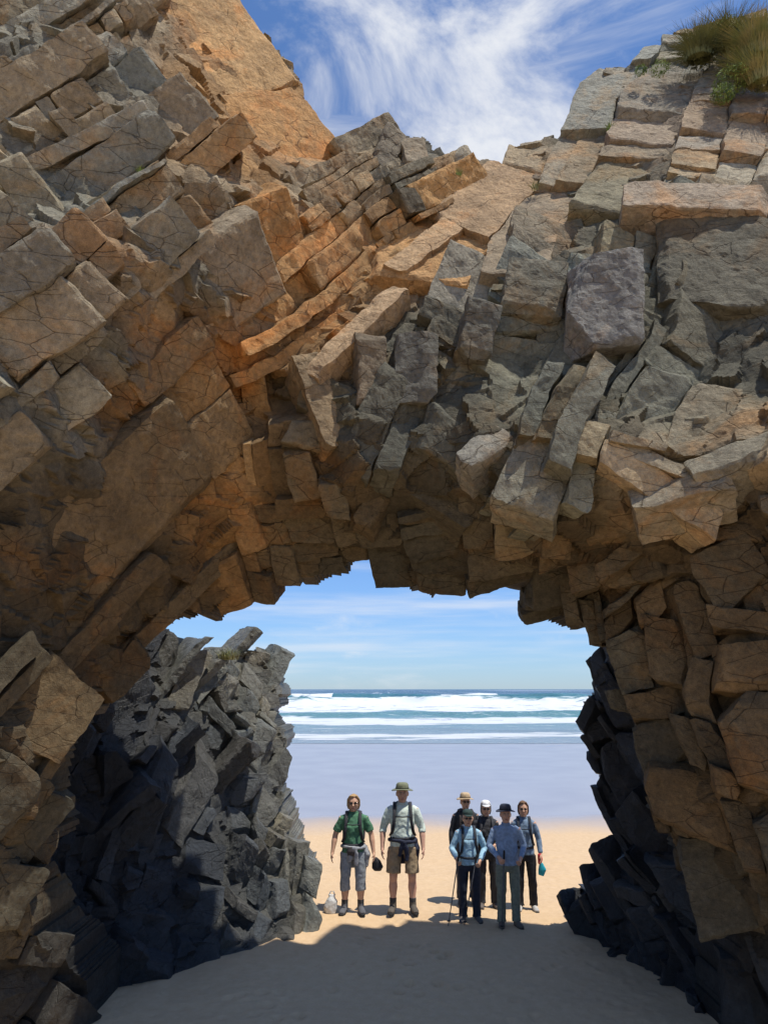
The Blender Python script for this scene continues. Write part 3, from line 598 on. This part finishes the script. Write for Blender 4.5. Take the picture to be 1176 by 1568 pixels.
    def hairf(bm):
        tube(bm,[(0,.045,1.60),(0,.036,1.66),(0,.026,1.71),(0,.018,1.75),(0,.014,1.776)],[(.080,.07),(.086,.080),(.082,.088),(.056,.066),(.015,.02)],seg=20)
        if hairlong:
            tube(bm,[(0,.060,1.52),(0,.045,1.57),(0,.035,1.64)],[(.060,.040),(.082,.055),(.087,.07)],seg=20)
            for sd in(-1,1): tube(bm,[(sd*.070,.015,1.54),(sd*.084,.0,1.60),(sd*.080,-.02,1.69),(sd*.045,-.055,1.752)],[.014,.019,.020,.020],seg=10)
            if hat!='cap': tube(bm,[(-.05,-.055,1.752),(0,-.075,1.748),(.05,-.055,1.752)],[.018,.016,.018],seg=10)
    part('hair',e,hairf,cloth(hair,'hair'),.008,3)
    def eyesf(bm):
        for sd in(-1,1): ball(bm,(sd*.028,-.092,1.643),(.010,.005,.005)); tube(bm,[(sd*.014,-.097,1.662),(sd*.048,-.088,1.664)],[.004,.003],seg=6)
    part('eyes',e,eyesf,cloth(tuple(v*.35 for v in hair),'brows'))
    part('mouth',e,lambda bm:ball(bm,(0,-.094,1.568),(.024,.006,.005)),cloth((.30,.09,.08),'lips'))
    if glasses:
        def gl(bm):
            for sd in(-1,1):
                ball(bm,(sd*.032,-.100,1.645),(.023,.007,.015)); tube(bm,[(sd*.054,-.093,1.65),(sd*.078,-.03,1.65),(sd*.084,.02,1.645)],[.003,.003,.003],seg=6)
            tube(bm,[(-.015,-.106,1.65),(.015,-.106,1.65)],[.003,.003],seg=6)
        m,t,b=newmat('dark_lens'); b.inputs['Base Color'].default_value=(.015,.013,.012,1); b.inputs['Roughness'].default_value=.12
        part('sunglasses',e,gl,m)
    if hat=='wide':
        part('hat',e,lambda bm:lathe(bm,[(.155,-.008),(.14,-.003),(.115,.002),(.094,.006),(.092,.03),(.088,.065),(.070,.088),(.03,.094),(.001,.095)],(0,.005,1.70),1,1.0,wave=-.018),cloth(hatc),solid=.006)
        part('hat_band',e,lambda bm:lathe(bm,[(.0965,.008),(.095,.03)],(0,.005,1.70),1,1.0),cloth(tuple(v*.4 for v in hatc)),solid=.004)
    if hat=='cap':
        part('cap',e,lambda bm:lathe(bm,[(.092,.0),(.091,.03),(.079,.062),(.045,.082),(.001,.088)],(0,.008,1.70),.98,1.12),cloth(hatc),solid=.005)
        part('cap_visor',e,lambda bm:tube(bm,[(0,-.06,1.705),(0,-.12,1.708),(0,-.150,1.698),(0,-.165,1.69)],[(.078,.005),(.072,.005),(.05,.005),(.02,.004)],ref=(1,0,0),seg=14),cloth(hatc))
    if pack:
        part('backpack',e,lambda bm:tube(bm,[(0,.19,.98),(0,.20,1.05),(0,.205,1.25),(0,.19,1.42),(0,.18,1.50)],[(.12,.06),(.17,.085),(.175,.09),(.15,.075),(.08,.04)],seg=20),cloth(pack),.012,4,fold=.02)
        def st(bm):
            for sd in(-1,1):
                x=sd*.112*wf
                tube(bm,[(x,.13,1.44),(x,.05,1.505),(x,-.05,1.487),(x*1.02,-.125,1.39),(x*1.08,-.150*max(1,belly*.97),1.26),(x*1.3,-.132*belly,1.12),(x*1.55,-.04,1.05)],[(.023,.008)]*7,ref=(1,0,0),seg=8)
            tube(bm,[(-x,-.146,1.33),(0,-.150,1.325),(x,-.146,1.33)],[(.009,.004)]*3,ref=(0,0,1),seg=8)
        part('backpack_straps',e,st,cloth(tuple(v*.6 for v in pack)))
        part('hip_belt',e,lambda bm:lathe(bm,[(.176,-.02),(.180,0),(.176,.02)],(0,0,1.02),wf,.80*belly),cloth(tuple(v*.6 for v in pack)),solid=.01)
    if jacket:
        def jk(bm):
            n=20; ring=[(.180*wf*math.cos(a),.145*belly*math.sin(a),.985+.012*math.sin(2*a)) for a in [2*math.pi*k/n for k in range(n+1)]]
            for a,b in zip(ring,ring[1:]): tube(bm,[a,b],[.028,.028],seg=8)
            ball(bm,(.01,-.15*belly,.975),(.04,.03,.035))
            tube(bm,[(.0,-.155*belly,.97),(-.03,-.16,.88),(-.045,-.15,.78)],[(.03,.018),(.036,.02),(.03,.015)],seg=10)
            tube(bm,[(.02,-.155*belly,.97),(.05,-.16,.90),(.055,-.15,.80),(.05,-.15,.72)],[(.03,.018),(.038,.02),(.036,.018),(.028,.012)],seg=10)
            tube(bm,[(0,.13,1.0),(0,.16,.85),(0,.15,.62)],[(.15,.03),(.18,.04),(.19,.03)],seg=16)
            tube(bm,[(.16,.02,.98),(.2,0,.86),(.19,.02,.68)],[(.05,.04),(.05,.07),(.03,.06)],seg=12)
        part('tied_jacket',e,jk,cloth(jacket),.010,4,fold=.025)
    for (hx,hy,hz,fx,fy) in poles:
        hp=Vector((hx,hy,hz)); fp=Vector((fx,fy,0.01)); up=(hp-fp).normalized()
        part('trekking_pole',e,lambda bm:tube(bm,[fp,fp.lerp(hp,.5),hp],[.007,.009,.010],seg=8),cloth((.10,.10,.11),'pole_metal'))
        part('pole_grip',e,lambda bm:tube(bm,[hp-up*.06,hp-up*.02,hp+up*.07,hp+up*.09],[.014,.016,.016,.012],seg=10),cloth((.02,.02,.02),'rubber'))
        part('pole_basket',e,lambda bm:lathe(bm,[(.001,0),(.03,.0),(.03,.008),(.001,.01)],fp+up*.07),cloth((.02,.02,.02),'rubber'))
    if extra: extra(e)
    return e
def cap_in_hand(e):
    part('held_hat',e,lambda bm:[tube(bm,[(.32,-.06,.82),(.34,-.05,.76),(.36,-.04,.67),(.36,-.04,.62)],[(.03,.03),(.065,.05),(.085,.06),(.05,.03)],seg=14)],cloth((.02,.02,.025)),.01,3)
    part('waist_pouch',e,lambda bm:tube(bm,[(-.02,-.15,1.0),(-.02,-.16,.93),(-.02,-.15,.86)],[(.05,.03),(.07,.035),(.05,.02)]),cloth((.06,.05,.05)),.01,3)
person('woman_hiker',540,1397,1216,yaw=0,fem=True,hair=(.42,.27,.13),hairlong=True,shirt=(.07,.19,.105),sleeve='short',pants=(.27,.30,.33),legs='crop',glasses=True,widen=1.10,
   armL=((-.265,.02,1.15),(-.30,-.05,.90)),armR=((.265,.03,1.15),(.30,-.03,.90)),jacket=(.30,.31,.33),boots=(.10,.10,.11),extra=cap_in_hand,belly=1.05)
person('man_hiker',617,1396,1195,yaw=0,hair=(.3,.27,.22),shirt=(.60,.68,.60),sleeve='roll',pants=(.34,.25,.15),legs='shorts',hat='wide',hatc=(.17,.18,.11),widen=1.06,
   armL=((-.275,.03,1.14),(-.285,-.07,.88)),armR=((.275,.03,1.14),(.285,-.07,.88)),jacket=(.015,.02,.045),boots=(.09,.075,.06),belly=1.08,skin=(.53,.30,.21),stance=.13)
person('man_hiker',716,1382,1210,yaw=5,shirt=(.03,.035,.045),pants=(.04,.04,.05),hat='wide',hatc=(.48,.35,.21),glasses=True,skin=(.5,.30,.20),pack=(.05,.04,.04))
person('woman_hiker',748,1390,1226,yaw=0,fem=True,shirt=(.035,.035,.04),pants=(.025,.027,.035),hat='cap',hatc=(.75,.75,.75),hair=(.30,.27,.23),hairlong=True,glasses=True,pack=(.07,.07,.08),
   armR=((.24,.03,1.15),(.12,-.16,1.05)),boots=(.12,.10,.09))
person('woman_hiker',807,1394,1226,yaw=-6,fem=True,hair=(.16,.09,.05),hairlong=True,shirt=(.16,.23,.32),pants=(.015,.016,.02),glasses=True,boots=(.45,.43,.40),pack=(.03,.04,.06),
   armR=((.25,.03,1.15),(.26,-.07,.92)),extra=lambda e:[part('red_bag',e,lambda bm:tube(bm,[(.24,-.09,.93),(.25,-.09,.85),(.24,-.09,.76)],[(.03,.02),(.045,.03),(.03,.02)]),cloth((.6,.03,.04)),.01,2),part('teal_towel',e,lambda bm:tube(bm,[(.26,-.09,.78),(.28,-.09,.68),(.25,-.09,.58)],[(.03,.02),(.07,.03),(.05,.02)]),cloth((.02,.36,.42)),.01,2)])
person('man_hiker',780,1419,1227,yaw=2,hair=(.45,.43,.4),shirt=(.26,.36,.52),pants=(.20,.22,.17),hat='wide',hatc=(.035,.04,.06),boots=(.13,.11,.09),skin=(.55,.31,.21),belly=1.12,pack=None,widen=1.0,
   armL=((-.28,.0,1.17),(-.17,-.22,1.04)),armR=((.28,.02,1.16),(.17,-.21,1.02)),grip=(True,True),poles=((-.095,-.25,1.06,-.17,-.25),))
person('woman_hiker',720,1411,1240,yaw=0,fem=True,hair=(.25,.22,.2),shirt=(.32,.52,.66),pants=(.02,.024,.042),hat='cap',hatc=(.02,.045,.04),glasses=True,boots=(.10,.09,.09),pack=(.05,.06,.08),widen=1.04,
   armL=((-.27,.0,1.15),(-.22,-.20,1.02)),armR=((.27,.03,1.15),(.16,-.20,.99)),grip=(True,True),poles=((-.20,-.28,1.06,-.38,-.25),(.09,-.25,1.02,-.13,-.28)))
bag=bpy.data.objects.new('white_bag',None); scene.collection.objects.link(bag); gx,gy=ground(506,1399); bag.location=(gx,gy,0)
part('sack',bag,lambda bm:tube(bm,[(0,0,.01),(0,0,.08),(.02,0,.18),(.02,0,.23),(.02,0,.26)],[(.07,.06),(.10,.08),(.08,.07),(.04,.03),(.06,.03)]),cloth((.6,.6,.58)),.01,3,fold=.03)
part('handle',bag,lambda bm:tube(bm,[(-.02,0,.25),(0,0,.30),(.04,0,.30),(.06,0,.25)],[.008]*4,seg=6),cloth((.5,.5,.5)))
